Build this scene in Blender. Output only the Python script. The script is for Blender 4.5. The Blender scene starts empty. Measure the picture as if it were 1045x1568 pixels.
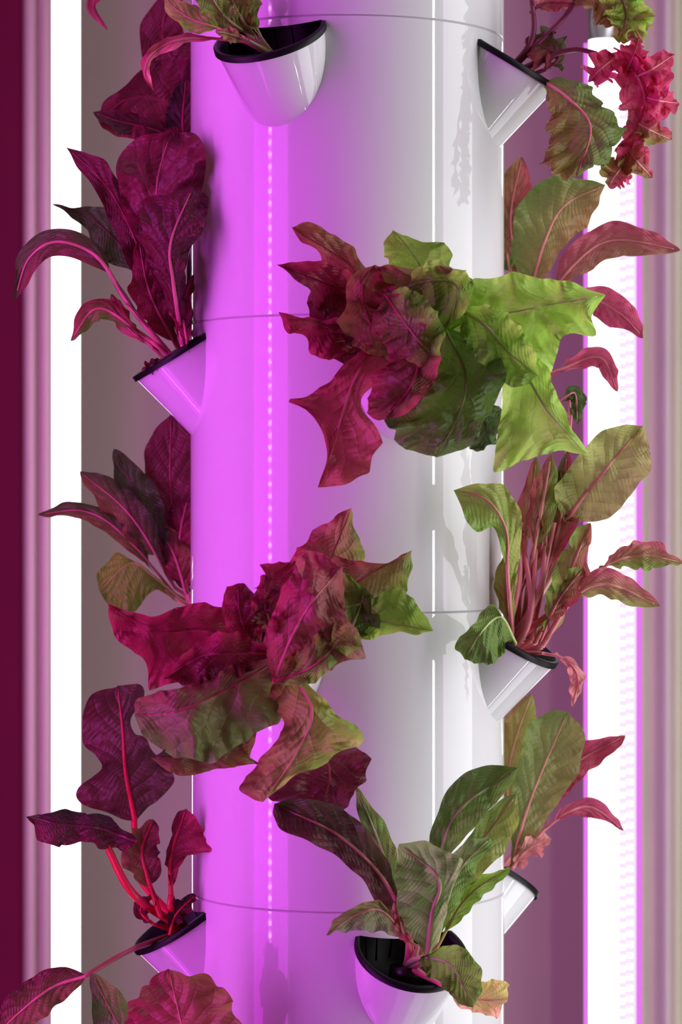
import bpy, math, random
from mathutils import Vector, noise, Matrix
random.seed(4)
sc=bpy.context.scene
F=4152.0; D=1.73; H=1.2; X0=0.004; R=0.1
def unp(px,py,yc):
    y=yc/100.0; k=(D+y)/F
    return Vector(((px-522.5)*k, y, H+(784-py)*k))
def proj(v):
    d=D+v[1]; return (522.5+v[0]/d*F, 784-(v[2]-H)/d*F, v[1]*100)
def zpx(p): return H+(784-p)/2400.0

# ---------------- materials ----------------
def new_mat(name):
    m=bpy.data.materials.new(name); m.use_nodes=True
    nt=m.node_tree; b=nt.nodes['Principled BSDF']; return m,nt,b
def simple(name,col,rough=.5,metal=0,bump=0,bscale=80,var=0.0,spec=.5):
    m,nt,b=new_mat(name)
    b.inputs['Roughness'].default_value=rough; b.inputs['Metallic'].default_value=metal; b.inputs['Specular IOR Level'].default_value=spec
    tc=nt.nodes.new('ShaderNodeTexCoord'); n=nt.nodes.new('ShaderNodeTexNoise')
    n.inputs['Scale'].default_value=bscale; nt.links.new(tc.outputs['Object'],n.inputs['Vector'])
    mx=nt.nodes.new('ShaderNodeMix'); mx.data_type='RGBA'
    mx.inputs['A'].default_value=(*[c*(1-var) for c in col],1); mx.inputs['B'].default_value=(*[min(1,c*(1+var)) for c in col],1)
    nt.links.new(n.outputs['Fac'],mx.inputs['Factor']); nt.links.new(mx.outputs['Result'],b.inputs['Base Color'])
    if bump:
        bp=nt.nodes.new('ShaderNodeBump'); bp.inputs['Strength'].default_value=bump; bp.inputs['Distance'].default_value=.002
        nt.links.new(n.outputs['Fac'],bp.inputs['Height']); nt.links.new(bp.outputs['Normal'],b.inputs['Normal'])
    return m
def emis(name,col,s):
    m=bpy.data.materials.new(name); m.use_nodes=True; nt=m.node_tree; nt.nodes.clear()
    e=nt.nodes.new('ShaderNodeEmission'); o=nt.nodes.new('ShaderNodeOutputMaterial')
    e.inputs['Color'].default_value=(*col,1); e.inputs['Strength'].default_value=s
    nt.links.new(e.outputs[0],o.inputs[0]); return m
def leaf_mat(name='leaf_blade',veins=1.0,nside=9.0,pucker=.0):
    m,nt,b=new_mat(name); N=nt.nodes; Lk=nt.links
    def math_(op,a,b_=None,c=None):
        n=N.new('ShaderNodeMath'); n.operation=op
        for i,v in enumerate((a,b_,c)):
            if v is None: continue
            if isinstance(v,(int,float)): n.inputs[i].default_value=v
            else: Lk.new(v,n.inputs[i])
        return n.outputs[0]
    def mr(v,a,b_,c,d):
        n=N.new('ShaderNodeMapRange'); Lk.new(v,n.inputs[0])
        for i,x in enumerate((a,b_,c,d)): n.inputs[i+1].default_value=x
        return n.outputs[0]
    uv=N.new('ShaderNodeUVMap'); uv.uv_map='UVMap'
    sp=N.new('ShaderNodeSeparateXYZ'); Lk.new(uv.outputs[0],sp.inputs[0])
    tc=N.new('ShaderNodeTexCoord')
    nz=N.new('ShaderNodeTexNoise'); nz.inputs['Scale'].default_value=70; nz.inputs['Detail'].default_value=4; Lk.new(tc.outputs['Object'],nz.inputs['Vector'])
    a=math_('ABSOLUTE',math_('SUBTRACT',math_('MULTIPLY',sp.outputs[1],2.0),1.0))
    t=math_('ADD',math_('SUBTRACT',math_('MULTIPLY',sp.outputs[0],nside),math_('MULTIPLY',math_('POWER',a,.8),2.2)),math_('MULTIPLY',nz.outputs['Fac'],.8))
    tri=math_('MULTIPLY',math_('PINGPONG',t,.5),2.0)
    vm=mr(tri,0.0,.08,.95*min(1,veins),0.0); vm=math_('MULTIPLY',vm,mr(a,.55,1.0,.85,.2))
    mid=mr(a,.015,.06,1.0,0.0)
    t2=math_('ADD',math_('ADD',math_('MULTIPLY',sp.outputs[0],nside*3.1),math_('MULTIPLY',a,5.0)),math_('MULTIPLY',nz.outputs['Fac'],3.0))
    tri2=math_('MULTIPLY',math_('PINGPONG',t2,.5),2.0)
    v2m=mr(tri2,0,.11,.34*veins,0)
    vo=N.new('ShaderNodeTexVoronoi'); vo.feature='DISTANCE_TO_EDGE'; vo.inputs['Scale'].default_value=230; Lk.new(tc.outputs['Object'],vo.inputs['Vector'])
    fine=mr(vo.outputs['Distance'],0,.08,.15*veins,0.0)
    msk=math_('MAXIMUM',math_('MAXIMUM',math_('MAXIMUM',vm,v2m),mid),fine)
    col=N.new('ShaderNodeVertexColor'); col.layer_name='Col'
    br=N.new('ShaderNodeMix'); br.data_type='RGBA'; br.blend_type='MULTIPLY'; br.inputs['Factor'].default_value=1
    Lk.new(col.outputs[0],br.inputs['A'])
    cr=N.new('ShaderNodeCombineColor'); g=mr(nz.outputs['Fac'],.3,.7,.9,1.1)
    for i in range(3): Lk.new(g,cr.inputs[i])
    Lk.new(cr.outputs[0],br.inputs['B'])
    ve=N.new('ShaderNodeMix'); ve.data_type='RGBA'; ve.blend_type='ADD'; ve.inputs['Factor'].default_value=.6
    Lk.new(col.outputs[0],ve.inputs['A']); Lk.new(col.outputs[0],ve.inputs['B'])
    v2=N.new('ShaderNodeMix'); v2.data_type='RGBA'; v2.inputs['Factor'].default_value=.26; v2.inputs['B'].default_value=(.75,.6,.4,1); Lk.new(ve.outputs['Result'],v2.inputs['A'])
    fm=N.new('ShaderNodeMix'); fm.data_type='RGBA'; Lk.new(msk,fm.inputs['Factor']); Lk.new(br.outputs['Result'],fm.inputs['A']); Lk.new(v2.outputs['Result'],fm.inputs['B'])
    Lk.new(fm.outputs['Result'],b.inputs['Base Color'])
    b.inputs['Roughness'].default_value=.40
    b.inputs['Specular IOR Level'].default_value=.45
    h=math_('ADD',math_('ADD',math_('MULTIPLY',math_('POWER',tri,.5),.9*veins),math_('MULTIPLY',nz.outputs['Fac'],.4)),math_('MULTIPLY',math_('POWER',tri2,.5),.3))
    if pucker:
        n3=N.new('ShaderNodeTexVoronoi'); n3.feature='SMOOTH_F1'; n3.inputs['Scale'].default_value=120; Lk.new(tc.outputs['Object'],n3.inputs['Vector'])
        h=math_('ADD',h,math_('MULTIPLY',n3.outputs['Distance'],-pucker))
    bp=N.new('ShaderNodeBump'); bp.inputs['Strength'].default_value=.75; bp.inputs['Distance'].default_value=.0016
    Lk.new(h,bp.inputs['Height']); Lk.new(bp.outputs[0],b.inputs['Normal'])
    tr=N.new('ShaderNodeBsdfTranslucent'); Lk.new(ve.outputs['Result'],tr.inputs['Color']); Lk.new(bp.outputs[0],tr.inputs['Normal'])
    ms=N.new('ShaderNodeMixShader'); ms.inputs[0].default_value=.36
    Lk.new(b.outputs[0],ms.inputs[1]); Lk.new(tr.outputs[0],ms.inputs[2])
    Lk.new(ms.outputs[0],N['Material Output'].inputs[0]); return m
def stem_mat():
    m,nt,b=new_mat('leaf_stem')
    c=nt.nodes.new('ShaderNodeVertexColor'); c.layer_name='Col'; nt.links.new(c.outputs[0],b.inputs['Base Color'])
    b.inputs['Roughness'].default_value=.3
    b.inputs['Subsurface Weight'].default_value=.15; b.inputs['Subsurface Scale'].default_value=.004
    return m
M_LEAF=leaf_mat(); M_SOFT=leaf_mat('lettuce_blade',.8,6.0,1.3); M_STEM=stem_mat()
M_PLASTIC=simple('white_pvc_plastic',(.80,.80,.81),.03,0,.0,30,.01,.55)
M_BLACK=simple('black_net_cup_plastic',(.006,.005,.006),.45,0,0,50,.1,.25)
M_SEAM=simple('seam_gap_grey',(.50,.48,.50),.6)  # grey ring set in the joint groove
M_ALU=simple('aluminium_housing',(.55,.55,.57),.35,.8,0,50,.05)

# ---------------- mesh buffer ----------------
class MB:
    def __init__(s): s.v=[];s.f=[];s.mi=[];s.c=[];s.uv=[]
    def add(s,vs,fs,mi=0,cols=None,uvs=None):
        o=len(s.v); s.v+= [tuple(v) for v in vs]
        s.c+= cols if cols else [(.5,.5,.5)]*len(vs)
        s.uv+= uvs if uvs else [(0,0)]*len(vs)
        for f in fs: s.f.append(tuple(i+o for i in f)); s.mi.append(mi)
    def build(s,name,mats,parent=None,smooth=True):
        me=bpy.data.meshes.new(name); me.from_pydata(s.v,[],s.f); 
        for m in mats: me.materials.append(m)
        me.polygons.foreach_set('material_index',s.mi)
        me.polygons.foreach_set('use_smooth',[smooth]*len(s.f))
        ca=me.color_attributes.new('Col','FLOAT_COLOR','POINT')
        ca.data.foreach_set('color',[x for c in s.c for x in (*c,1.0)])
        ul=me.uv_layers.new(name='UVMap')
        li=[0]*len(me.loops); me.loops.foreach_get('vertex_index',li)
        ul.data.foreach_set('uv',[x for i in li for x in s.uv[i]])
        me.update(); ob=bpy.data.objects.new(name,me); sc.collection.objects.link(ob)
        if parent: ob.parent=parent
        return ob
    def box(s,x0,x1,y0,y1,z0,z1,mi=0):
        vs=[(x,y,z) for x in (x0,x1) for y in (y0,y1) for z in (z0,z1)]
        s.add(vs,[(0,1,3,2),(4,6,7,5),(0,4,5,1),(2,3,7,6),(0,2,6,4),(1,5,7,3)],mi)
    def rings(s,rings,mi=0,caps=(False,False),col=None):
        n=len(rings[0]); vs=[p for r in rings for p in r]; fs=[]
        for i in range(len(rings)-1):
            for j in range(n):
                k=(j+1)%n; fs.append((i*n+j,i*n+k,(i+1)*n+k,(i+1)*n+j))
        if caps[0]: fs.append(tuple(range(n))[::-1])
        if caps[1]: fs.append(tuple((len(rings)-1)*n+j for j in range(n)))
        s.add(vs,fs,mi,[col]*len(vs) if col else None)
def empty(name,loc=(0,0,0)):
    e=bpy.data.objects.new(name,None); e.empty_display_size=.05; sc.collection.objects.link(e); return e
def circ(c,ax,r,n=40):
    ax=Vector(ax).normalized(); u=ax.orthogonal().normalized(); w=ax.cross(u)
    if abs(ax.z)<.999:
        u=Vector((0,0,1)).cross(ax).normalized(); w=ax.cross(u)
    return [Vector(c)+u*r*math.cos(2*math.pi*i/n)+w*r*math.sin(2*math.pi*i/n) for i in range(n)]

# ---------------- spline ----------------
def spl(P,n):
    P=[tuple(map(float,p)) for p in P]
    if len(P)==2:
        a,b=P; return [tuple(a[k]+(b[k]-a[k])*i/(n-1) for k in range(len(a))) for i in range(n)]
    Q=[tuple(2*P[0][k]-P[1][k] for k in range(len(P[0])))]+P+[tuple(2*P[-1][k]-P[-2][k] for k in range(len(P[0])))]
    out=[]
    for i in range(1,len(Q)-2):
        for j in range(14):
            t=j/14; p0,p1,p2,p3=Q[i-1],Q[i],Q[i+1],Q[i+2]
            out.append(tuple(.5*((2*p1[k])+(-p0[k]+p2[k])*t+(2*p0[k]-5*p1[k]+4*p2[k]-p3[k])*t*t+(-p0[k]+3*p1[k]-3*p2[k]+p3[k])*t**3) for k in range(len(p1))))
    out.append(P[-1])
    L=[0]
    for a,b in zip(out,out[1:]): L.append(L[-1]+math.dist(a[:2],b[:2])+1e-6)
    res=[];j=0
    for i in range(n):
        t=L[-1]*i/(n-1)
        while j<len(L)-2 and L[j+1]<t: j+=1
        f=(t-L[j])/(L[j+1]-L[j]); f=max(0,min(1,f))
        res.append(tuple(out[j][k]+(out[j+1][k]-out[j][k])*f for k in range(len(out[0]))))
    return res
def lin(vals,t):
    if len(vals)==1: return vals[0]
    x=t*(len(vals)-1); i=min(int(x),len(vals)-2); f=x-i; f=f*f*(3-2*f)*.5+f*.5
    return vals[i]+(vals[i+1]-vals[i])*f
def mix(a,b,t): t=max(0,min(1,t)); return tuple(a[k]+(b[k]-a[k])*t for k in range(3))

def tube3(mb,pts,r0,r1,col,col2=None,n=8):
    k=len(pts); vs=[];cols=[]
    for i,p in enumerate(pts):
        a=pts[max(0,i-1)]; b=pts[min(k-1,i+1)]; d=(b-a).normalized()
        u=d.cross(Vector((0,1,0.13))).normalized(); w=d.cross(u)
        t=i/(k-1); r=r0+(r1-r0)*t
        for j in range(n):
            an=2*math.pi*j/n; vs.append(p+u*r*math.cos(an)+w*r*.85*math.sin(an)); cols.append(mix(col,col2 or col,t))
    fs=[(i*n+j,i*n+(j+1)%n,(i+1)*n+(j+1)%n,(i+1)*n+j) for i in range(k-1) for j in range(n)]
    fs.append(tuple(range(n))); fs.append(tuple((k-1)*n+j for j in range(n)))
    mb.add(vs,fs,1,cols)
# colours (pigments; lettuce red-left, green-right is partly painted-in pink light)
GL=(.44,.68,.10); G=(.22,.38,.055); GD=(.07,.13,.028); RD=(.42,.042,.085); RK=(.17,.025,.038); OL=(.36,.40,.09); PK=(.80,.24,.27); YL=(.62,.56,.10); BR=(.29,.17,.05); BK=(.035,.032,.018); GP=(.58,.70,.28)
class Plant:
    def __init__(s,base,stem=PK,sr=.0022,soft=False,jm=1.0,rm=1.0):
        s.mb=MB(); s.base=base; s.stem=stem; s.sr=sr; s.k=0; s.soft=soft; s.jm=jm; s.rm=rm
        c=Vector(base); s.mb.rings([circ(c-Vector((0,0,.010)),(0,0,1),.012,14),circ(c+Vector((0,0,.0)),(0,0,1),.011,14)],1,(True,True),(.008,.007,.006))
        s.bp=proj(base)
    def stemp(s,pts,r0=None,r1=None,col=None,col2=None,frombase=True):
        P=([s.bp] if frombase else [])+list(pts)
        q=spl(P,16); tube3(s.mb,[unp(*p) for p in q],r0 or s.sr,r1 or s.sr*.6,col or s.stem,col2)
    def leaf(s,M,L=None,Rr=None,w=None,y=(-12,),s0=.15,dl=0,dr=0,cup=0,ruf=.35,rf=3.0,jag=3.0,c=G,c2=None,mode='side',st=True,rib=None,rr=.0011,bl=.15,fold=0,jf=9):
        s.k+=1; seed=s.k*7.31+s.bp[0]*.13
        jag*=s.jm; ruf*=s.rm
        nu,nv=72,15
        Mp=spl([(a[0],a[1]) for a in M],nu)
        def wn(u):
            if u<s0: return .09+.06*u
            x=(u-s0)/(1-s0); return max(.1*(1-x),math.sin(math.pi*min(1,x)**.85)**.7 if x<1 else 0)
        if w is not None:
            ls=[];rs=[]
            for i,p in enumerate(Mp):
                a=Mp[max(0,i-1)];b=Mp[min(nu-1,i+1)]; dx,dy=b[0]-a[0],b[1]-a[1]; l=math.hypot(dx,dy)+1e-6
                ww=w*wn(i/(nu-1)); ls.append((p[0]+dy/l*ww,p[1]-dx/l*ww)); rs.append((p[0]-dy/l*ww,p[1]+dx/l*ww))
        else:
            ls=spl([M[0]]+list(L)+[M[-1]],nu); rs=spl([M[0]]+list(Rr)+[M[-1]],nu)
        ph=random.random()*6.28
        vs=[];cols=[];uvs=[]
        c2=c2 or c
        for i in range(nu):
            u=i/(nu-1); yb=lin(y,u)
            for j in range(-nv,nv+1):
                v=j/nv; a=abs(v); e=ls[i] if v<0 else rs[i]; m=Mp[i]
                sc_=1.0
                if s.soft and w is None:
                    cu=1-abs(math.sin(math.pi*2.2*u+ph+(1 if v<0 else 0)))
                    c3=1-abs(math.sin(math.pi*6.3*u+ph*2+(2 if v<0 else 0)))
                    sc_=1+(.15*(cu**1.6-.25)+.08*(c3**1.5-.3))*a*min(1,u*5)*min(1,(1-u)*5)
                px=m[0]+(e[0]-m[0])*a*sc_; py=m[1]+(e[1]-m[1])*a*sc_
                wd=min(1,math.dist(e,m)/30)
                env=min(1,u*6)*min(1,(1-u)*8+.15)
                nn=noise.noise(Vector((u*jf,seed,(1 if v<0 else -1)*3.3))); n2=noise.noise(Vector((u*jf,seed+9,(1 if v<0 else -1)*3.3)))
                px+=jag*2*nn*a*a*env; py+=jag*2*n2*a*a*env
                dd=(dl if v<0 else dr)*a**1.4 + cup*(a*a) 
                dd+=ruf*a*a*math.sin(2*math.pi*rf*u+ph+(1.7 if v<0 else 0))*env*1.4
                dd+=.50*ruf*a**3*wd*math.sin(2*math.pi*rf*3.7*u+ph*2+(.7 if v<0 else 0))*env
                dd+=bl*2.0*noise.noise(Vector((px/26,py/26,seed)))*env + .3*bl*noise.noise(Vector((px/9,py/9,seed)))
                dd+=ruf*1.1*noise.noise(Vector((px/60,py/60,seed*2)))*env
                vs.append(unp(px,py,yb+dd))
                if mode=='side': t=.5+.5*v
                elif mode=='edge': t=a**2.2
                elif mode=='tip': t=u**1.5
                elif mode=='base': t=1-u
                t+=.13*noise.noise(Vector((px/40,py/40,seed+3)))
                cols.append(mix(c,c2,t)); uvs.append((u,.5+.5*v))
        W=2*nv+1
        fs=[(i*W+j,i*W+j+1,(i+1)*W+j+1,(i+1)*W+j) for i in range(nu-1) for j in range(W-1)]
        s.mb.add(vs,fs,0,cols,uvs)
        rb=[vs[i*W+nv]+Vector((0,-.0003,0)) for i in range(0,nu-3,1)]
        rc=rib or s.stem
        tube3(s.mb,rb,rr,rr*.25,rc,mix(rc,c2,.4),6)
        if st:
            m0=Mp[0]; 
            d=math.dist(s.bp[:2],m0)
            if d>4:
                t1=(Mp[2][0]-m0[0],Mp[2][1]-m0[1]); l=math.hypot(*t1)+1e-6
                mid=((s.bp[0]+m0[0])/2-t1[0]/l*d*.1,(s.bp[1]+m0[1])/2-t1[1]/l*d*.1,(s.bp[2]+lin(y,0))/2)
                s.stemp([mid,(m0[0],m0[1],lin(y,0))],s.sr,rr,rc)
    def done(s,name): return s.mb.build(name,[M_SOFT if s.soft else M_LEAF,M_STEM])

# ---------------- tower ----------------
pk=[]
for k in (-1,0,1,2):
    o=864*k
    for ph,p in ((-26,98),(72,108),(-140,98),(-80,541),(21,556),(118,488)):
        pk.append((math.radians(ph),zpx(p+o),k))
    pk.append((math.radians(168),zpx(120+o),k)); pk.append((math.radians(-150),zpx(541+o),k))
seams=[zpx(66+432*i) for i in range(-2,6)]
zt,zb=2.0,.34
pk=[p for p in pk if zb+.12<p[1]<zt-.05]
tower=empty('hydroponic_tower')
mb=MB()
zs=[zb+(zt-zb)*i/110 for i in range(111)]
for s_ in seams:
    if zb<s_<zt: zs=[z for z in zs if abs(z-s_)>.0025]+[s_-.0010,s_-.0005,s_+.0001,s_+.0006]
zs.sort(); NA=220; rings=[]
for z in zs:
    g=0
    for s_ in seams:
        if -.0006<z-s_<.0002: g=.0007
    rings.append([(X0+(R-g)*math.sin(2*math.pi*i/NA),-(R-g)*math.cos(2*math.pi*i/NA),z) for i in range(NA)])
mb.rings(rings,0,(True,True))
col_ob=mb.build('tower_column',[M_PLASTIC],tower)
A32=math.radians(32)
cm=MB()
for (ph,pz,_) in pk:
    out=Vector((math.sin(ph),-math.cos(ph),0)); n=out*math.sin(A32)+Vector((0,0,1))*math.cos(A32)
    C=Vector((X0,0,pz))+out*.1066
    cm.rings([circ(C-n*.034,n,.0262,48),circ(C+n*.0030,n,.0326,48)],0,(True,True))
cut=cm.build('cutter',[M_PLASTIC])
try:
    md=col_ob.modifiers.new('b','BOOLEAN'); md.operation='DIFFERENCE'; md.solver='EXACT'; md.object=cut
    dg=bpy.context.evaluated_depsgraph_get(); ev=col_ob.evaluated_get(dg)
    nme=bpy.data.meshes.new_from_object(ev)
    col_ob.modifiers.clear()
    if len(nme.vertices)>1000:
        col_ob.data=nme
    me=col_ob.data
    nl=[]
    for p in me.polygons:
        c=p.center; rr_=math.hypot(c.x-X0,c.y)
        side=abs(p.normal.z)<.3 and rr_>R-.0015
        for li_ in p.loop_indices:
            v=me.vertices[me.loops[li_].vertex_index].co
            if side: nl.append(Vector((v.x-X0,v.y,0)).normalized())
            else: nl.append(p.normal.copy())
    me.normals_split_custom_set(nl)
except Exception as e:
    print('boolean failed',e); col_ob.modifiers.clear()
bpy.data.objects.remove(cut)
mb=MB()
for s_ in seams:
    if zb<s_<zt: mb.rings([circ((X0,0,s_-.0006),(0,0,1),R-.00045,120),circ((X0,0,s_+.0002),(0,0,1),R-.00045,120)],0)
mb.build('segment_joints',[M_SEAM],tower)
mb=MB()
mb.rings([circ((X0,0,zt+z),(0,0,1),r,64) for r,z in ((.1,-.01),(.106,-.01),(.106,.012),(.1,.018),(.02,.03))],0,(True,True))
mb.rings([circ((X0,0,z),(0,0,1),r,64) for r,z in ((.20,0.0),(.215,.02),(.235,.27),(.25,.275),(.25,.29),(.23,.30),(.14,.315),(.12,.35),(.1,.36))],0,(True,True))
mb.build('reservoir_base',[M_PLASTIC],tower)
mp=MB(); mk=MB()
for (ph,pz,k) in pk:
    out=Vector((math.sin(ph),-math.cos(ph),0)); up=Vector((0,0,1)); a=A32
    n=out*math.sin(a)+up*math.cos(a)
    C=Vector((X0,0,pz))+out*.1066
    tdir=out*math.cos(a)-up*math.sin(a)
    C2=C+tdir*.0335-(out+up)*.0777*1.0-tdir*.020
    rs=[]
    for t in (1,.75,.5,.25,.08,.02,0):
        c=C.lerp(C2,t); r=.0335+(.020-.0335)*t
        rs.append(circ(c,n,r,56))
    rs.append(circ(C,n,.0318,56)); rs.append(circ(C-n*.012,n,.030,56))
    mp.rings(rs,0)
    mk.rings([circ(C-n*.0012,n,.0349,56),circ(C+n*.0022,n,.0349,56),circ(C+n*.0028,n,.0325,56),circ(C-n*.001,n,.0312,56),circ(C-n*.026,n,.025,56),circ(C-n*.026,n,.001,56)],0,(False,True))
    c1=circ(C-n*.004,n,.0306,16); c2=circ(C-n*.025,n,.0248,16)
    for q in range(16):
        tube3(mk,[c1[q],c2[q]],.0005,.0005,(0,0,0),n=4)
mk.mi=[0]*len(mk.mi)
mp.build('plant_pockets',[M_PLASTIC],tower); mk.build('net_cups',[M_BLACK],tower)
def base(ph,p,down=.014):
    a=A32; ph=math.radians(ph); out=Vector((math.sin(ph),-math.cos(ph),0))
    n=out*math.sin(a)+Vector((0,0,1))*math.cos(a)
    return Vector((X0,0,zpx(p)))+out*.1066-n*down

# ---------------- plants ----------------
# central lettuce
P=Plant(base(21,556),(.45,.36,.14),soft=True,jm=1.2,rm=1.7)
P.leaf([(640,480),(645,410),(602,352)],[(600,410),(588,382)],[(688,420),(690,380),(642,366)],y=(-12,-13),c=GL,c2=G,cup=-.6,rib=GP)
P.leaf([(600,500),(540,410),(447,348)],[(520,450),(495,398),(462,372)],[(566,430),(545,383),(480,344)],y=(-12.5,-13,-14.5),c=RD,c2=BR,dl=-.8,rib=RD)
P.leaf([(600,520),(510,440),(423,405)],[(545,520),(490,482),(470,445),(442,420)],[(560,440),(510,408),(470,402)],y=(-12.5,-14,-15.5),c=RK,c2=RD,cup=-.8,rib=RD)
P.leaf([(600,540),(500,500),(427,478)],[(545,548),(480,542),(468,516),(442,510)],[(560,500),(510,488),(465,487)],y=(-13,-14.5,-16.5),c=RD,c2=RD,dr=-.7,rib=RD)
P.leaf([(580,520),(540,590),(515,670),(487,746)],[(530,552),(500,590),(438,618),(472,628),(492,655),(500,700)],[(592,570),(552,615),(586,665),(572,710),(530,738)],y=(-13.5,-15.5,-16.5,-16),c=RD,c2=(.44,.09,.09),cup=-.5,ruf=.25,rib=PK,s0=0)
P.leaf([(640,560),(700,500),(800,475),(928,452)],[(680,470),(715,440),(760,420),(830,424),(890,440)],[(730,520),(790,548),(832,562),(868,512),(914,516),(905,484)],y=(-13,-15.5,-17,-17.5),c=GL,c2=(.48,.72,.12),cup=.6,ruf=.5,rf=5,rib=GP,bl=.38)
P.leaf([(640,570),(690,480),(688,415),(745,440)],[(650,480),(640,440),(670,412)],[(720,500),(745,470)],y=(-13.5,-14.5,-15),c=G,c2=GL,rib=GP)
P.leaf([(640,590),(630,500),(640,440),(715,414)],[(590,520),(548,440),(575,408),(640,410)],[(672,560),(688,490),(695,450)],y=(-14,-16,-17,-17),c=(.34,.10,.07),c2=G,cup=.9,ruf=.5,rf=4,rib=RD)
P.leaf([(620,560),(570,500),(555,440),(575,405)],[(540,530),(525,470),(540,420)],[(600,540),(610,470),(600,420)],y=(-14,-16.5,-17),c=BR,c2=RD,ruf=.6,rib=RD)
P.leaf([(740,540),(800,570),(840,630),(900,696)],[(770,590),(762,650),(772,712),(810,702),(860,690)],[(800,535),(838,560),(858,615),(880,655)],y=(-15,-17,-18,-17.5),c=(.52,.78,.15),c2=GL,dl=.5,dr=.4,rib=GP,s0=0)
P.leaf([(680,500),(712,570),(705,630),(668,700)],[(672,545),(636,622),(612,664),(626,692)],[(755,530),(768,580),(752,640),(720,684)],y=(-16,-18.5,-19.5,-18.5),c=(.15,.26,.04),c2=(.11,.20,.035),cup=.8,ruf=.4,rib=G,s0=0)
P.leaf([(600,490),(640,540),(630,590),(590,642)],[(592,545),(560,615),(570,640)],[(660,500),(678,530),(660,590),(625,632)],y=(-16.5,-19,-20,-19.5),c=(.26,.08,.06),c2=RD,dl=.8,dr=-.4,ruf=.5,rib=RD,mode='edge')
P.leaf([(590,450),(610,480),(640,520),(672,560)],[(570,500),(600,540),(640,560)],[(625,440),(665,470),(680,510)],y=(-17,-19,-19.5),c=(.30,.09,.07),c2=G,dr=-.6,ruf=.5,rib=RD)
P.leaf([(700,470),(745,500),(780,540),(825,575)],[(715,530),(750,570),(790,590)],[(755,470),(800,500),(820,545)],y=(-17,-18.5,-18.5),c=G,c2=GL,dr=-.5,ruf=.4,rib=GP)
P.leaf([(620,440),(660,430),(700,440),(690,500)],[(640,500),(665,530)],[(650,405),(715,415),(720,460)],y=(-16.5,-18,-18.5),c=G,c2=GL,dl=.6,ruf=.5,rib=G)
P.leaf([(720,620),(745,650),(740,690)],[(715,660),(720,688)],[(765,620),(762,670)],y=(-15,-16),c=GD,c2=GD,rib=GD)
P.leaf([(560,430),(520,440),(500,500),(530,560)],[(480,440),(480,520)],[(560,470),(560,530)],y=(-13,-14,-14),c=RK,c2=RK,rib=RD)
P.leaf([(620,540),(650,600),(640,650),(610,660)],[(600,590),(590,640)],[(680,590),(670,650)],y=(-14,-15,-15),c=GD,c2=BR,rib=RD)
P.done('lettuce_plant')

# lower-left lettuce
P=Plant(base(-26,962),(.40,.12,.10),soft=True,jm=1.2,rm=1.7)
P.leaf([(470,930),(508,850),(538,778)],[(440,880),(470,828),(505,796)],[(548,870),(546,815)],y=(-12,-13,-13.5),c=RD,c2=G,dl=.5,dr=-.8,rib=RD)
P.leaf([(450,930),(420,895),(398,864)],[(400,930),(408,890)],[(480,900),(475,860),(430,862)],y=(-12.5,-14,-14.5),c=RD,c2=RD,rib=RD)
P.leaf([(460,940),(540,895),(632,842)],[(480,870),(540,856),(590,862)],[(540,960),(600,925),(626,890)],y=(-12.5,-15,-15.5),c=RD,c2=G,dl=-.3,dr=.6,rib=RD,s0=0)
P.leaf([(470,970),(560,950),(664,966)],[(530,930),(600,905),(634,918)],[(530,975),(570,980),(620,970)],y=(-13,-15,-15.5),c=G,c2=GL,cup=-.8,rib=GP,s0=0)
P.leaf([(400,1000),(320,965),(240,965),(166,925)],[(360,1010),(290,1045),(235,1043),(215,1005),(170,968)],[(400,940),(340,925),(290,925),(235,942)],y=(-12.5,-14.5,-16,-16.5),c=RD,c2=RD,cup=-.6,ruf=.5,rf=4,rib=RD,s0=0,bl=.25)
P.leaf([(400,1010),(370,950),(365,893)],[(345,960),(338,925),(345,900)],[(400,970),(410,930),(392,903)],y=(-14,-16,-16.5),c=RD,c2=RK,ruf=.5,rib=RD,jag=5)
P.leaf([(420,980),(405,920),(410,880)],[(390,950),(385,905)],[(440,950),(440,900)],y=(-14,-16.5,-17),c=RD,c2=RK,ruf=.5,rib=RD,jag=6)
P.leaf([(400,1100),(330,1155),(232,1160)],[(380,1160),(395,1170),(340,1178),(270,1182)],[(370,1100),(300,1130)],y=(-13.5,-15,-15.5),c=BR,c2=BK,rib=RD,s0=0)
P.leaf([(490,1130),(505,1190),(490,1239)],[(430,1170),(415,1212),(450,1232)],[(556,1150),(560,1190),(530,1232)],y=(-13,-15,-15),c=RK,c2=RK,rib=RD,s0=0)
P.leaf([(430,1010),(340,1060),(270,1090),(206,1095)],[(440,1080),(390,1130),(330,1160),(265,1158),(222,1132)],[(390,1010),(320,1035),(260,1058),(212,1072)],y=(-14,-17.5,-18.5,-17.5),c=(.19,.36,.06),c2=(.32,.10,.08),cup=.9,ruf=.4,rib=RD,s0=0)
P.leaf([(420,1000),(370,1000),(310,1005),(250,1040)],[(370,1035),(300,1050)],[(370,970),(300,985)],y=(-16,-17,-17.5),c=RK,c2=RD,ruf=.5,rib=RD,s0=0)
P.leaf([(440,1020),(478,1090),(450,1160),(403,1228)],[(410,1070),(432,1108),(405,1160),(364,1204),(385,1222)],[(480,1050),(515,1098),(562,1134),(510,1162),(445,1192)],y=(-15,-18,-18.5,-18),c=(.36,.07,.07),c2=GL,dl=.8,dr=.2,ruf=.3,rib=PK,s0=0)
P.leaf([(420,1045),(445,980),(480,920),(524,868)],[(405,990),(422,930),(440,880),(480,846)],[(450,1048),(495,1030),(554,992),(530,930)],y=(-16,-18.5,-19,-18),c=(.50,.055,.12),c2=(.36,.14,.09),cup=.4,dr=.8,ruf=.35,rib=PK,s0=0,bl=.3)
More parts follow.
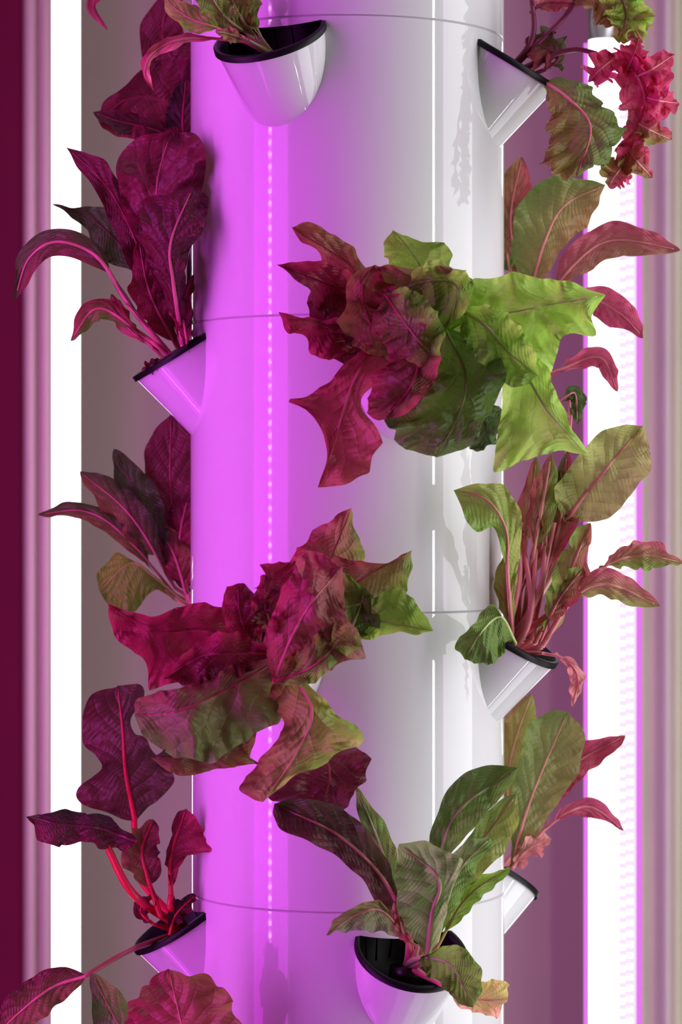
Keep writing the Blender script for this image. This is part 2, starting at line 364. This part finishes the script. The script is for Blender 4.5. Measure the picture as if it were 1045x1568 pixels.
P.leaf([(420,1045),(480,1020),(520,985),(556,990)],[(450,1000),(500,960),(545,960)],[(440,1050),(490,1040),(520,1010)],y=(-18,-19,-18.5),c=BR,c2=G,ruf=.3,rib=RD,s0=0)
P.leaf([(520,1000),(548,940),(560,900)],[(500,950),(520,880)],[(560,980),(585,940)],y=(-14,-15.5,-15.5),c=G,c2=GD,rib=GP,s0=0)
P.done('lettuce_plant')

# left red lettuce
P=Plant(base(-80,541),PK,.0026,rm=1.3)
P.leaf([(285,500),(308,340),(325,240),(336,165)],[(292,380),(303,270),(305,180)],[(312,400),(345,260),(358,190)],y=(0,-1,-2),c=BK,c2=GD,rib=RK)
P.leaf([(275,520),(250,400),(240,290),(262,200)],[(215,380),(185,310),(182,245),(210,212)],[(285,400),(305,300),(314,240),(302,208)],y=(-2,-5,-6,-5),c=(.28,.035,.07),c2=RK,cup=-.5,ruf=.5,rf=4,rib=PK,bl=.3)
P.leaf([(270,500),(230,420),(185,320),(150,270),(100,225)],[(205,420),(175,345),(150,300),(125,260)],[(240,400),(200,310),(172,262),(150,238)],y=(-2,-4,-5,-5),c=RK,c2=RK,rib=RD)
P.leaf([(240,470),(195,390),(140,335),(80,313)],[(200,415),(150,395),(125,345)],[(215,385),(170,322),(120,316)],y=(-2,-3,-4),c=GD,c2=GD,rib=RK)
P.leaf([(275,540),(230,450),(212,365)],w=28,y=(-3,-5,-5),c=RD,c2=RK,s0=.1,jag=5,bl=.3)
P.leaf([(280,530),(265,430),(262,370),(296,286)],[(248,440),(225,395),(212,345),(218,308),(255,296)],[(285,430),(288,390),(310,350),(318,305)],y=(-4,-7,-8,-7.5),c=RK,c2=(.13,.035,.035),cup=.6,ruf=.4,rf=4,rib=PK,rr=.0016)
P.leaf([(262,545),(200,470),(150,395),(90,370),(45,395),(22,460)],w=21,y=(-4,-6,-7,-7,-6),c=(.26,.06,.06),c2=GD,s0=.42,rib=PK,rr=.002)
P.leaf([(262,548),(215,510),(150,472),(108,522)],w=17,y=(-4,-6,-6),c=G,c2=RD,s0=.4,rib=PK,rr=.0016)
P.leaf([(250,548),(232,530),(195,500),(170,450)],w=12,y=(-4,-5,-5),c=PK,c2=RD,s0=.4,rib=PK)
P.leaf([(285,540),(282,470),(296,420)],w=13,y=(-2,-4),c=RD,c2=RK)
P.leaf([(255,558),(238,560),(218,568)],w=12,y=(-4,-4),c=RD,c2=RK)
P.leaf([(290,540),(275,470),(250,430)],w=16,y=(-5,-6),c=RD,c2=RK)
P.done('red_lettuce_plant')

# top-left pocket plant
P=Plant(base(-26,98),(.5,.42,.2),.0025)
P.leaf([(385,60),(330,42),(285,25),(250,-5)],w=20,y=(-10,-12,-12),c=GL,c2=OL,s0=.35,rib=PK)
P.leaf([(375,64),(290,58),(235,80),(222,112),(236,140)],w=9,y=(-10,-12,-13),c=PK,c2=RD,s0=.2,rib=PK)
P.leaf([(395,60),(365,20),(340,-40)],w=22,y=(-10,-12),c=G,c2=BR)
P.leaf([(400,58),(380,10),(385,-60)],w=20,y=(-10,-11),c=GL,c2=G)
P.leaf([(390,60),(340,20),(300,-50)],w=26,y=(-10,-13),c=G,c2=OL)
P.leaf([(380,62),(350,52),(330,48)],w=12,y=(-11,-12),c=GL,c2=PK)
P.done('lettuce_seedling')

# rear upper-left
P=Plant(base(-140,98),RD,.0025)
P.leaf([(330,200),(290,130),(250,60),(262,-20)],w=42,y=(8,6,4),c=RK,c2=RK,s0=.1)
P.leaf([(340,220),(260,160),(200,150),(150,185)],[(300,240),(220,215),(165,205)],[(295,90),(240,95),(190,128),(160,150)],y=(8,4,2),c=(.26,.03,.05),c2=RK,ruf=.6,s0=0)
P.leaf([(310,230),(240,200),(180,185),(142,172)],w=20,y=(8,3,1),c=GD,c2=RK,s0=.2)
P.leaf([(300,260),(280,200),(285,120)],w=26,y=(6,3),c=BK,c2=RK)
P.leaf([(320,60),(220,-60),(140,0),(165,48)],w=12,y=(8,4,2),c=RD,c2=PK,s0=.4)
P.done('red_chard_plant')

# kale top right
KS=(.30,.05,.12)
P=Plant(base(72,108),KS,.0024,rm=1.4)
P.leaf([(840,105),(855,85),(805,60)],w=30,y=(-4,-4),c=RD,c2=GD,jag=9,jf=16)
P.leaf([(830,122),(870,150),(905,195),(885,270)],[(880,125),(940,165),(956,200),(930,240)],[(842,170),(838,200),(846,215),(830,245),(860,268)],y=(-5,-8,-8.5,-8),c=(.14,.24,.05),c2=BR,cup=.4,jag=7,jf=18,ruf=.3,rf=6,rib=PK,s0=0)
P.stemp([(835,90,-4),(880,76,-4),(915,82,-4)])
for q in range(7):
    x=[930,965,985,1000,985,970,950][q]; yy=[100,95,110,150,190,235,262][q]
    an=[2.4,-1.2,-.5,.2,.5,.9,2.2][q]; l=[38,40,56,42,50,48,30][q]
    P.leaf([(x-math.cos(an)*l*.5,yy-math.sin(an)*l*.5),(x+math.cos(an+.3)*l*.2,yy+math.sin(an+.3)*l*.2),(x+math.cos(an)*l,yy+math.sin(an)*l)],w=23,y=(-5,-6-q*.2,-5.5),c=(.72,.08,.22),c2=(.64,.07,.17) if q<4 else (.3,.3,.06),jag=8,jf=12,ruf=.5,rf=4,rib=PK,st=False,s0=0)
P.leaf([(915,82),(975,115),(988,180),(958,280)],[(975,80),(1022,120),(1010,185),(985,235)],[(935,105),(955,150),(955,200),(938,262)],y=(-4,-6,-6),c=(.72,.08,.22),c2=(.62,.07,.16),jag=11,jf=16,ruf=.5,rf=6,rib=PK,st=False,s0=0)
P.stemp([(830,60,-4),(870,20,-4),(890,-20,-4)]); P.stemp([(815,60,-4),(812,-20,-4)])
P.leaf([(870,10),(915,-5),(960,25),(985,65)],w=36,y=(-4,-5,-5),c=OL,c2=(.4,.18,.08),jag=12,jf=16,ruf=.6,rf=6,rib=PK,st=False)
P.leaf([(940,-30),(960,20),(950,65)],w=30,y=(-5,-6),c=GL,c2=OL,jag=11,jf=16,ruf=.6,rf=6,st=False)
P.leaf([(812,20),(835,5),(880,5)],w=14,y=(-4,-4),c=PK,c2=RD,jag=4,st=False)
P.done('red_kale_plant')

# rear right upper
P=Plant(base(118,488),PK,.0025)
P.leaf([(800,440),(782,340),(800,240)],w=34,y=(6,5,5),c=BR,c2=RD,s0=.1)
P.leaf([(815,440),(835,370),(865,315),(928,283)],[(788,400),(792,320),(830,275),(880,270)],[(835,425),(868,375),(905,335)],y=(4,2,2,2),c=(.16,.24,.05),c2=(.42,.24,.10),cup=.4,rib=PK,s0=0)
P.leaf([(785,430),(775,370),(790,310)],w=30,y=(6,5),c=GD,c2=G)
P.leaf([(830,475),(880,405),(940,368),(1043,383)],w=27,y=(3,2,1),c=(.50,.07,.14),c2=(.36,.16,.10),s0=.15,rib=PK)
P.leaf([(840,500),(900,460),(950,480),(986,518)],w=26,y=(2,1,0),c=(.65,.09,.20),c2=(.5,.06,.14),s0=.2,rib=PK)
P.leaf([(810,590),(860,565),(920,548),(946,600)],w=16,y=(2,1,0),c=(.65,.10,.21),c2=(.5,.06,.14),s0=.3,rib=PK)
P.leaf([(880,640),(885,610),(870,600)],w=14,y=(1,0),c=GD,c2=GD)
P.done('chard_plant')

# right chard
P=Plant(base(72,972),(.80,.22,.27),.0028)
P.stemp([(845,880,-4),(865,800,-5)],.003,.0018,(.7,.45,.35))
P.leaf([(865,800),(915,735),(985,652)],[(850,745),(885,700),(925,658)],[(905,800),(955,775),(995,725),(1000,690)],y=(-5,-6,-6),c=(.42,.48,.13),c2=(.46,.38,.16),cup=-.4,rib=PK,rr=.0016,st=False,s0=0,bl=.25)
P.leaf([(800,980),(815,860),(830,780),(845,695)],w=22,y=(-4,-6,-6),c=RD,c2=G,s0=.5,rib=PK,rr=.0024)
P.leaf([(790,980),(800,880),(812,780),(822,700)],w=18,y=(-4,-5,-5),c=RD,c2=G,s0=.55,rib=PK,rr=.0024)
P.leaf([(815,980),(835,880),(858,800),(870,690)],w=24,y=(-4,-5,-5),c=GD,c2=RD,s0=.4,rib=PK,rr=.0022)
P.leaf([(785,970),(778,880),(775,810),(745,765),(695,751)],[(775,880),(762,812),(728,812),(705,780)],[(793,880),(800,800),(778,745),(735,740)],y=(-5,-7,-9,-10,-10),c=G,c2=OL,rib=PK,rr=.0016)
P.leaf([(780,970),(775,890),(790,830)],w=16,y=(-4,-5),c=OL,c2=RD)
P.leaf([(820,985),(865,900),(880,860),(905,800)],w=24,y=(-4,-6,-6),c=G,c2=(.5,.10,.12),s0=.35,jag=7,ruf=.6,rib=PK,rr=.0016)
P.leaf([(825,990),(850,930),(870,900),(895,870)],w=20,y=(-5,-6,-6),c=G,c2=RD,s0=.3,jag=6,rib=PK)
P.leaf([(860,790),(865,760),(858,720)],w=20,y=(-4.5,-5),c=GD,c2=G,jag=5,rib=PK,st=False)
P.leaf([(900,885),(945,858),(990,850),(1046,862)],w=22,y=(-5,-5,-5),c=(.62,.10,.18),c2=G,rib=PK,jag=5,st=False,s0=.25)
P.leaf([(830,990),(880,915),(930,895),(1012,928)],w=21,y=(-5,-6,-6),c=(.62,.12,.20),c2=OL,s0=.42,rib=PK,rr=.002,jag=5)
P.stemp([(860,925,-5),(900,885,-5)])
P.leaf([(790,985),(768,945),(740,965),(712,1010)],[(775,985),(765,1010),(735,1018)],[(760,930),(735,945),(700,985)],y=(-6,-9,-10,-10),c=(.14,.24,.045),c2=(.18,.30,.05),rib=GP,s0=0)
P.leaf([(830,1000),(862,1008),(885,1035),(878,1082)],w=11,y=(-6,-6,-6),c=(.8,.34,.32),c2=PK,s0=.25)
P.leaf([(800,900),(830,840),(825,790)],w=10,y=(-5,-6),c=RD,c2=BR)
for a in ((795,790,840),(812,800,880),(825,838,850),(808,822,900),(820,850,860),(790,800,860)):
    P.stemp([(a[0],a[2]+60,-5.5),(a[1],a[2]-60,-5.5)],.0024,.0013)
P.leaf([(855,620),(880,602),(885,650)],w=12,y=(-4,-4),c=GD,c2=GD,st=False)
P.stemp([(850,850,-4),(868,700,-4),(875,640,-4),(872,612,-4)],.0018,.001)
P.done('rainbow_chard_plant')

# bottom centre
P=Plant(base(21,1420,.010),(.55,.32,.18),.003)
P.leaf([(625,1430),(592,1320),(565,1250),(545,1203)],w=19,y=(-11,-12,-12),c=GD,c2=G,s0=.2,rib=GP)
P.leaf([(628,1430),(590,1350),(520,1280),(420,1231)],[(590,1400),(550,1345),(500,1300),(440,1278),(418,1250)],[(618,1380),(590,1315),(550,1260),(500,1228),(450,1224)],y=(-11.5,-14,-16,-16),c=(.12,.035,.035),c2=(.08,.07,.025),cup=-.7,ruf=.25,rib=PK,rr=.0018,s0=0)
P.leaf([(655,1430),(672,1320),(705,1240),(793,1176)],[(655,1340),(662,1270),(690,1205),(740,1174)],[(685,1330),(715,1280),(760,1230),(788,1198)],y=(-12,-14,-15,-15),c=(.10,.18,.035),c2=(.16,.27,.045),cup=-.4,rib=GP,rr=.0016,s0=0)
P.leaf([(665,1440),(705,1340),(745,1280),(792,1215)],[(680,1340),(720,1275),(760,1230)],[(690,1400),(730,1350),(780,1290),(794,1250)],y=(-12,-13,-13.5),c=(.17,.28,.05),c2=OL,rib=PK,rr=.0014,s0=0)
P.leaf([(670,1450),(715,1375),(782,1328)],w=16,y=(-12,-13,-13),c=GL,c2=G)
P.leaf([(670,1440),(700,1340),(752,1282)],[(665,1370),(690,1310),(720,1288)],[(700,1390),(730,1330),(752,1300)],y=(-12.5,-15,-15.5),c=(.32,.46,.16),c2=G,cup=.5,rib=GP)
P.leaf([(655,1468),(662,1400),(672,1345),(612,1292)],[(622,1420),(606,1360),(608,1310)],[(678,1420),(690,1365),(712,1318),(660,1292)],y=(-13,-16,-17,-16.5),c=(.20,.38,.08),c2=(.32,.48,.16),dl=.2,dr=-.8,ruf=.3,rib=(.6,.5,.25),rr=.002,s0=0)
P.leaf([(625,1440),(585,1395),(545,1402),(500,1432)],[(590,1430),(545,1425)],[(600,1395),(572,1380),(520,1400)],y=(-12.5,-15,-16),c=(.30,.44,.18),c2=OL,rib=PK,s0=0)
P.leaf([(645,1465),(690,1478),(725,1542)],[(700,1445),(732,1475),(738,1515)],[(645,1480),(675,1508),(705,1538)],y=(-13,-16,-17),c=G,c2=(.14,.20,.035),cup=-.4,rib=GP,s0=0)
P.leaf([(680,1510),(735,1530),(778,1530)],[(700,1500),(735,1500),(775,1502)],[(700,1535),(740,1556),(772,1552)],y=(-13,-14,-14),c=(.9,.8,.25),c2=(.9,.55,.3),jag=5,rib=PK,s0=.3)
P.leaf([(640,1450),(618,1430),(605,1370)],w=10,y=(-13,-14),c=PK,c2=RD)
P.done('romaine_lettuce_plant')

# bottom left chard
CR=(.72,.03,.05)
P=Plant(base(-80,1405,.006),CR,.003)
P.stemp([(215,1345,-2),(205,1255,-2)],.003,.002,CR)
P.leaf([(207,1258),(192,1180),(188,1120),(180,1050)],[(150,1240),(115,1218),(150,1180),(128,1130),(140,1070)],[(235,1230),(268,1190),(228,1150),(202,1100),(218,1060)],y=(-2,-3,-3),c=(.15,.035,.035),c2=(.10,.07,.03),rib=CR,rr=.0018,st=False,s0=0,jag=6,ruf=.5)
P.stemp([(205,1370,-6),(160,1288,-7)],.0032,.0022,CR)
P.leaf([(210,1288),(150,1268),(95,1262),(40,1250)],[(185,1305),(130,1290),(90,1302),(60,1280)],[(190,1262),(130,1245),(80,1245)],y=(-7,-8,-8),c=RK,c2=BK,rib=RK,st=False,jag=6,ruf=.6,s0=0)
P.leaf([(245,1400),(225,1340),(218,1300),(235,1255)],w=30,y=(-5,-6,-6),c=BR,c2=RK,s0=.3,jag=6,rib=CR,rr=.002)
P.leaf([(262,1370),(262,1310),(285,1238)],[(255,1330),(262,1290),(265,1250)],[(270,1340),(290,1308),(324,1302),(305,1265)],y=(-5,-5,-5),c=RK,c2=RD,rib=CR,rr=.0016,s0=0)
P.stemp([(262,1390,-5),(262,1370,-5)],.002,.0018,CR)
P.stemp([(200,1455,-6),(130,1495,-8)],.002,.0016,(.35,.12,.08))
P.leaf([(130,1495),(80,1512),(30,1550),(-20,1600)],w=30,y=(-8,-9,-9),c=BR,c2=RK,rib=PK,st=False,s0=0)
P.leaf([(235,1415),(215,1395),(232,1370)],w=12,y=(-5,-5),c=RK,c2=RD)
P.leaf([(260,1430),(270,1400),(300,1370)],w=14,y=(-5,-5),c=BK,c2=RK)
P.done('red_chard_plant')
# plant of the pocket just below frame
P=Plant(base(-26,1826),RD,.003)
P.leaf([(300,1700),(285,1600),(258,1483)],[(230,1660),(188,1590),(205,1530),(228,1500)],[(340,1660),(368,1580),(345,1520),(300,1488)],y=(-10,-12,-12),c=RD,c2=BR,cup=-.4,jag=8,jf=14,rib=PK,s0=0)
P.leaf([(290,1720),(200,1600),(140,1490)],w=35,y=(-9,-9),c=GD,c2=G,s0=.3)
P.leaf([(310,1700),(400,1650),(460,1600)],w=30,y=(-11,-13),c=RD,c2=RK)
P.done('red_chard_plant')

# rear left mid
P=Plant(base(-140,945),PK,.0022)
P.leaf([(285,880),(262,760),(262,634)],[(240,820),(220,720),(235,660)],[(292,820),(305,720),(292,665)],y=(7,4,3),c=RK,c2=RK,rib=RD,s0=0)
P.leaf([(275,890),(215,770),(175,687)],w=30,y=(6,3,2),c=GD,c2=GD,s0=.25,rib=RK)
P.leaf([(268,900),(200,790),(122,722)],w=27,y=(6,2,1),c=BR,c2=GD,s0=.25,rib=PK)
P.leaf([(268,910),(190,820),(130,783),(58,788)],w=16,y=(6,2,1),c=BR,c2=GD,s0=.25,rib=PK)
P.leaf([(280,920),(232,880),(200,862),(152,905)],[(220,870),(180,848),(150,875)],[(235,905),(205,935),(165,925)],y=(6,3,3),c=(.26,.52,.03),c2=(.2,.40,.03),rib=GL,s0=0)
P.leaf([(288,920),(262,840),(222,798)],w=24,y=(6,4),c=RD,c2=BR,s0=.2)
P.leaf([(290,920),(275,830),(292,745)],w=32,y=(6,4),c=RK,c2=RD,s0=.1)
P.leaf([(288,930),(250,900),(215,868)],w=6,y=(6,4),c=GL,c2=GL)
P.done('chard_plant')

# rear right lower
P=Plant(base(118,1350),PK,.0022)
P.leaf([(775,1280),(783,1160),(815,1062)],w=34,y=(6,5),c=BR,c2=OL,s0=.1)
P.leaf([(782,1330),(815,1220),(870,1090)],[(785,1270),(790,1180),(810,1115),(838,1090)],[(805,1305),(850,1240),(888,1170),(893,1120)],y=(4,2,2),c=(.18,.25,.06),c2=(.30,.26,.09),cup=-.3,rib=PK,s0=0)
P.leaf([(800,1290),(870,1180),(958,1126)],w=24,y=(5,4,3),c=(.6,.07,.17),c2=RD,s0=.25)
P.leaf([(790,1310),(850,1200),(890,1190)],w=20,y=(5,4),c=RD,c2=RD)
P.leaf([(785,1325),(840,1265),(900,1235),(957,1272)],w=14,y=(4,3,3),c=(.75,.12,.26),c2=(.5,.06,.14),s0=.45,rib=PK,rr=.0016)
P.leaf([(785,1330),(810,1300),(845,1285)],w=18,y=(3,3),c=(.85,.4,.38),c2=PK,jag=7)
P.done('chard_plant')

# ---------------- lamps ----------------
def led_key(x,y,w,col,power,beads=None,bc=(1,.8,1),be=30):
    p=empty('led_grow_light')
    d=Vector((X0-x,-y,0)).normalized(); s_=Vector((-d.y,d.x,0)); L=1.9; zc=1.15
    mb=MB(); c=Vector((x,y,0))-d*.004
    hw=max(w*.56,.012)
    prof=[(-hw,.006),(-hw,-.02),(-hw*.6,-.028),(hw*.6,-.028),(hw,-.02),(hw,.006),(hw*.95,.006),(hw*.95,0),(-hw*.95,0),(-hw*.95,.006)]
    rg=[[c+s_*a+d*b+Vector((0,0,z)) for a,b in prof] for z in (.02,2.3)]
    mb.rings(rg,0,(True,True)); mb.box(x-.07,x+.07,y-.07,y+.07,0,.02,0)
    mb.build('housing',[M_ALU],p,False)
    la=bpy.data.lights.new('led_strip','AREA'); la.shape='RECTANGLE'; la.size=w; la.size_y=L; la.energy=power; la.color=col
    lo=bpy.data.objects.new('led_strip',la); sc.collection.objects.link(lo); lo.location=(x,y,zc); lo.rotation_euler=d.to_track_quat('-Z','Y').to_euler(); lo.parent=p
    if beads:
        mb=MB(); n=int(L/beads)
        for i in range(n):
            z=zc-L/2+beads*i; q=Vector((x,y,z))+d*.003
            a=.010;h=beads*.13
            mb.add([q-s_*a-Vector((0,0,h)),q+s_*a-Vector((0,0,h)),q+s_*a+Vector((0,0,h)),q-s_*a+Vector((0,0,h))],[(0,1,2,3)])
        mb.build('led_chips',[emis('led_chip_glow',bc,be)],p,False)
led_key(-.385,-.305,.22,(.82,.0,1.0),5.0,.0092,(1,.62,1),17)
led_key(.44,-.265,.015,(.97,1.0,1.0),1.9)
led_key(.49,-.085,.24,(.97,1.0,1.0),4.0)
def tube_light(px0,px1,yc,z0,z1,col,s,name='led_tube_light'):
    p=empty(name); a=unp(px0,0,yc).x; b=unp(px1,0,yc).x; r=(b-a)/2; x=(a+b)/2; y=yc/100
    mb=MB(); mb.rings([circ((x,y,z),(0,0,1),r,24) for z in (z0,z1)],0,(True,True)); mb.build('diffuser',[emis('tube_glow',col,s)],p)
    mb=MB()
    for z,q in ((z0,-1),(z1,1)): mb.rings([circ((x,y,z+q*.0),(0,0,1),r*1.08,24),circ((x,y,z+q*.03),(0,0,1),r*1.08,24)],0,(True,True))
    mb.rings([circ((x,y,0),(0,0,1),.05,24),circ((x,y,.01),(0,0,1),.05,24),circ((x,y,.012),(0,0,1),.008,24),circ((x,y,z0-.02),(0,0,1),.008,24)],0,(True,True))
    mb.rings([circ((x,y,z1+.02),(0,0,1),.008,24),circ((x,y,2.5),(0,0,1),.008,24)],0,(True,True))
    mb.build('end_caps',[M_ALU],p); return p,x,y,r
tube_light(79,123,26,.15,2.2,(1,.98,1),2.6)
p,x,y,r=tube_light(902,948,22,.15,unp(0,62,22).z,(1,.97,1),2.6)
z1=unp(0,62,22).z
a0=unp(899,0,22).x
a=unp(946,0,22).x;b=unp(975,0,22).x;c_=unp(985,0,22).x
mb=MB(); mb.box(a,b,y,y+.006,.15,z1); mb.build('led_board',[emis('board_glow',(.97,.80,1),1.0)],p,False)
mb=MB(); mb.box(b,c_,y+.002,y+.008,.15,z1); mb.box(a0-.001,a0+.003,y+.01,y+.014,.15,z1); mb.build('magenta_halo',[emis('magenta_glow',(.80,.20,.85),1.0)],p,False)  # added glowing strips imitate the magenta halo along the tube edges
mb=MB(); z=.16
while z<z1-.005:
    for q in range(2):
        mb.box(a+.001+q*.0058,a+.001+q*.0058+.0044,y-.0015,y,z+q*.0018,z+.0036+q*.0018)
    z+=.0078
mb.build('led_chips',[emis('chip_white',(1,.97,1),1.6)],p,False)

# ---------------- room ----------------
def boxobj(name,b,mat):
    mb=MB(); mb.box(*b); return mb.build(name,[mat],None,False)
M_WALL=simple('mauve_wall_paint',(.58,.42,.40),.8,0,.1,12,.06)
boxobj('floor',(-1.0,1.0,-2.2,.95,-.05,0),simple('grey_floor',(.25,.24,.25),.5,0,.1,20,.1))
boxobj('ceiling',(-1.0,1.0,-2.2,.95,2.5,2.55),M_WALL)
boxobj('wall_back',(-1.0,1.0,.9,.95,0,2.5),M_WALL)
boxobj('wall_left',(-1.05,-1.0,-2.2,.95,0,2.5),M_WALL)
boxobj('wall_right',(1.0,1.05,-2.2,.95,0,2.5),M_WALL)
Y=60
xa=unp(37,0,Y).x
boxobj('partition_panel',(-1.0,xa,.60,.62,0,2.5),simple('dark_magenta_panel',(.15,.001,.035),.6,0,0,10,.1,.15))
mb=MB()
for p0,p1 in ((35,56),(57,82)):
    x0,x1=unp(p0,0,Y).x,unp(p1,0,Y).x; r=(x1-x0)/2
    mb.rings([circ(((x0+x1)/2,.6,0),(0,0,1),r,24),circ(((x0+x1)/2,.6,2.5),(0,0,1),r,24)],0,(True,True))
mb.build('trim_1',[simple('pinkish_metal_trim',(.74,.50,.52),.4,.2)])
mb=MB(); x0=unp(984,0,Y).x; n=260; rows=[]
for z in (0.0,2.5):
    rows.append([(x0+(1.0-x0)*i/n,.62+.022*math.sin(i*.62)+.008*math.sin(i*.27+1),z) for i in range(n+1)])
W=n+1; mb.add(rows[0]+rows[1],[(i,i+1,W+i+1,W+i) for i in range(n)])
mb.build('curtain',[simple('beige_curtain',(.88,.84,.72),.8,0,0,20,.05)])

w=bpy.data.worlds.new('World'); sc.world=w; w.use_nodes=True
w.node_tree.nodes['Background'].inputs[0].default_value=(1,.74,.88,1); w.node_tree.nodes['Background'].inputs[1].default_value=.05

cam=bpy.data.cameras.new('Camera'); co=bpy.data.objects.new('Camera',cam); sc.collection.objects.link(co)
co.location=(0,-D,H); co.rotation_euler=(math.pi/2,0,0)
cam.sensor_fit='VERTICAL'; cam.sensor_height=36; cam.lens=36*F/1568
cam.dof.use_dof=True; cam.dof.focus_distance=D-.10; cam.dof.aperture_fstop=9.0; cam.clip_start=.05
sc.camera=co
sc.view_settings.view_transform='Standard'
sc.view_settings.look='None'
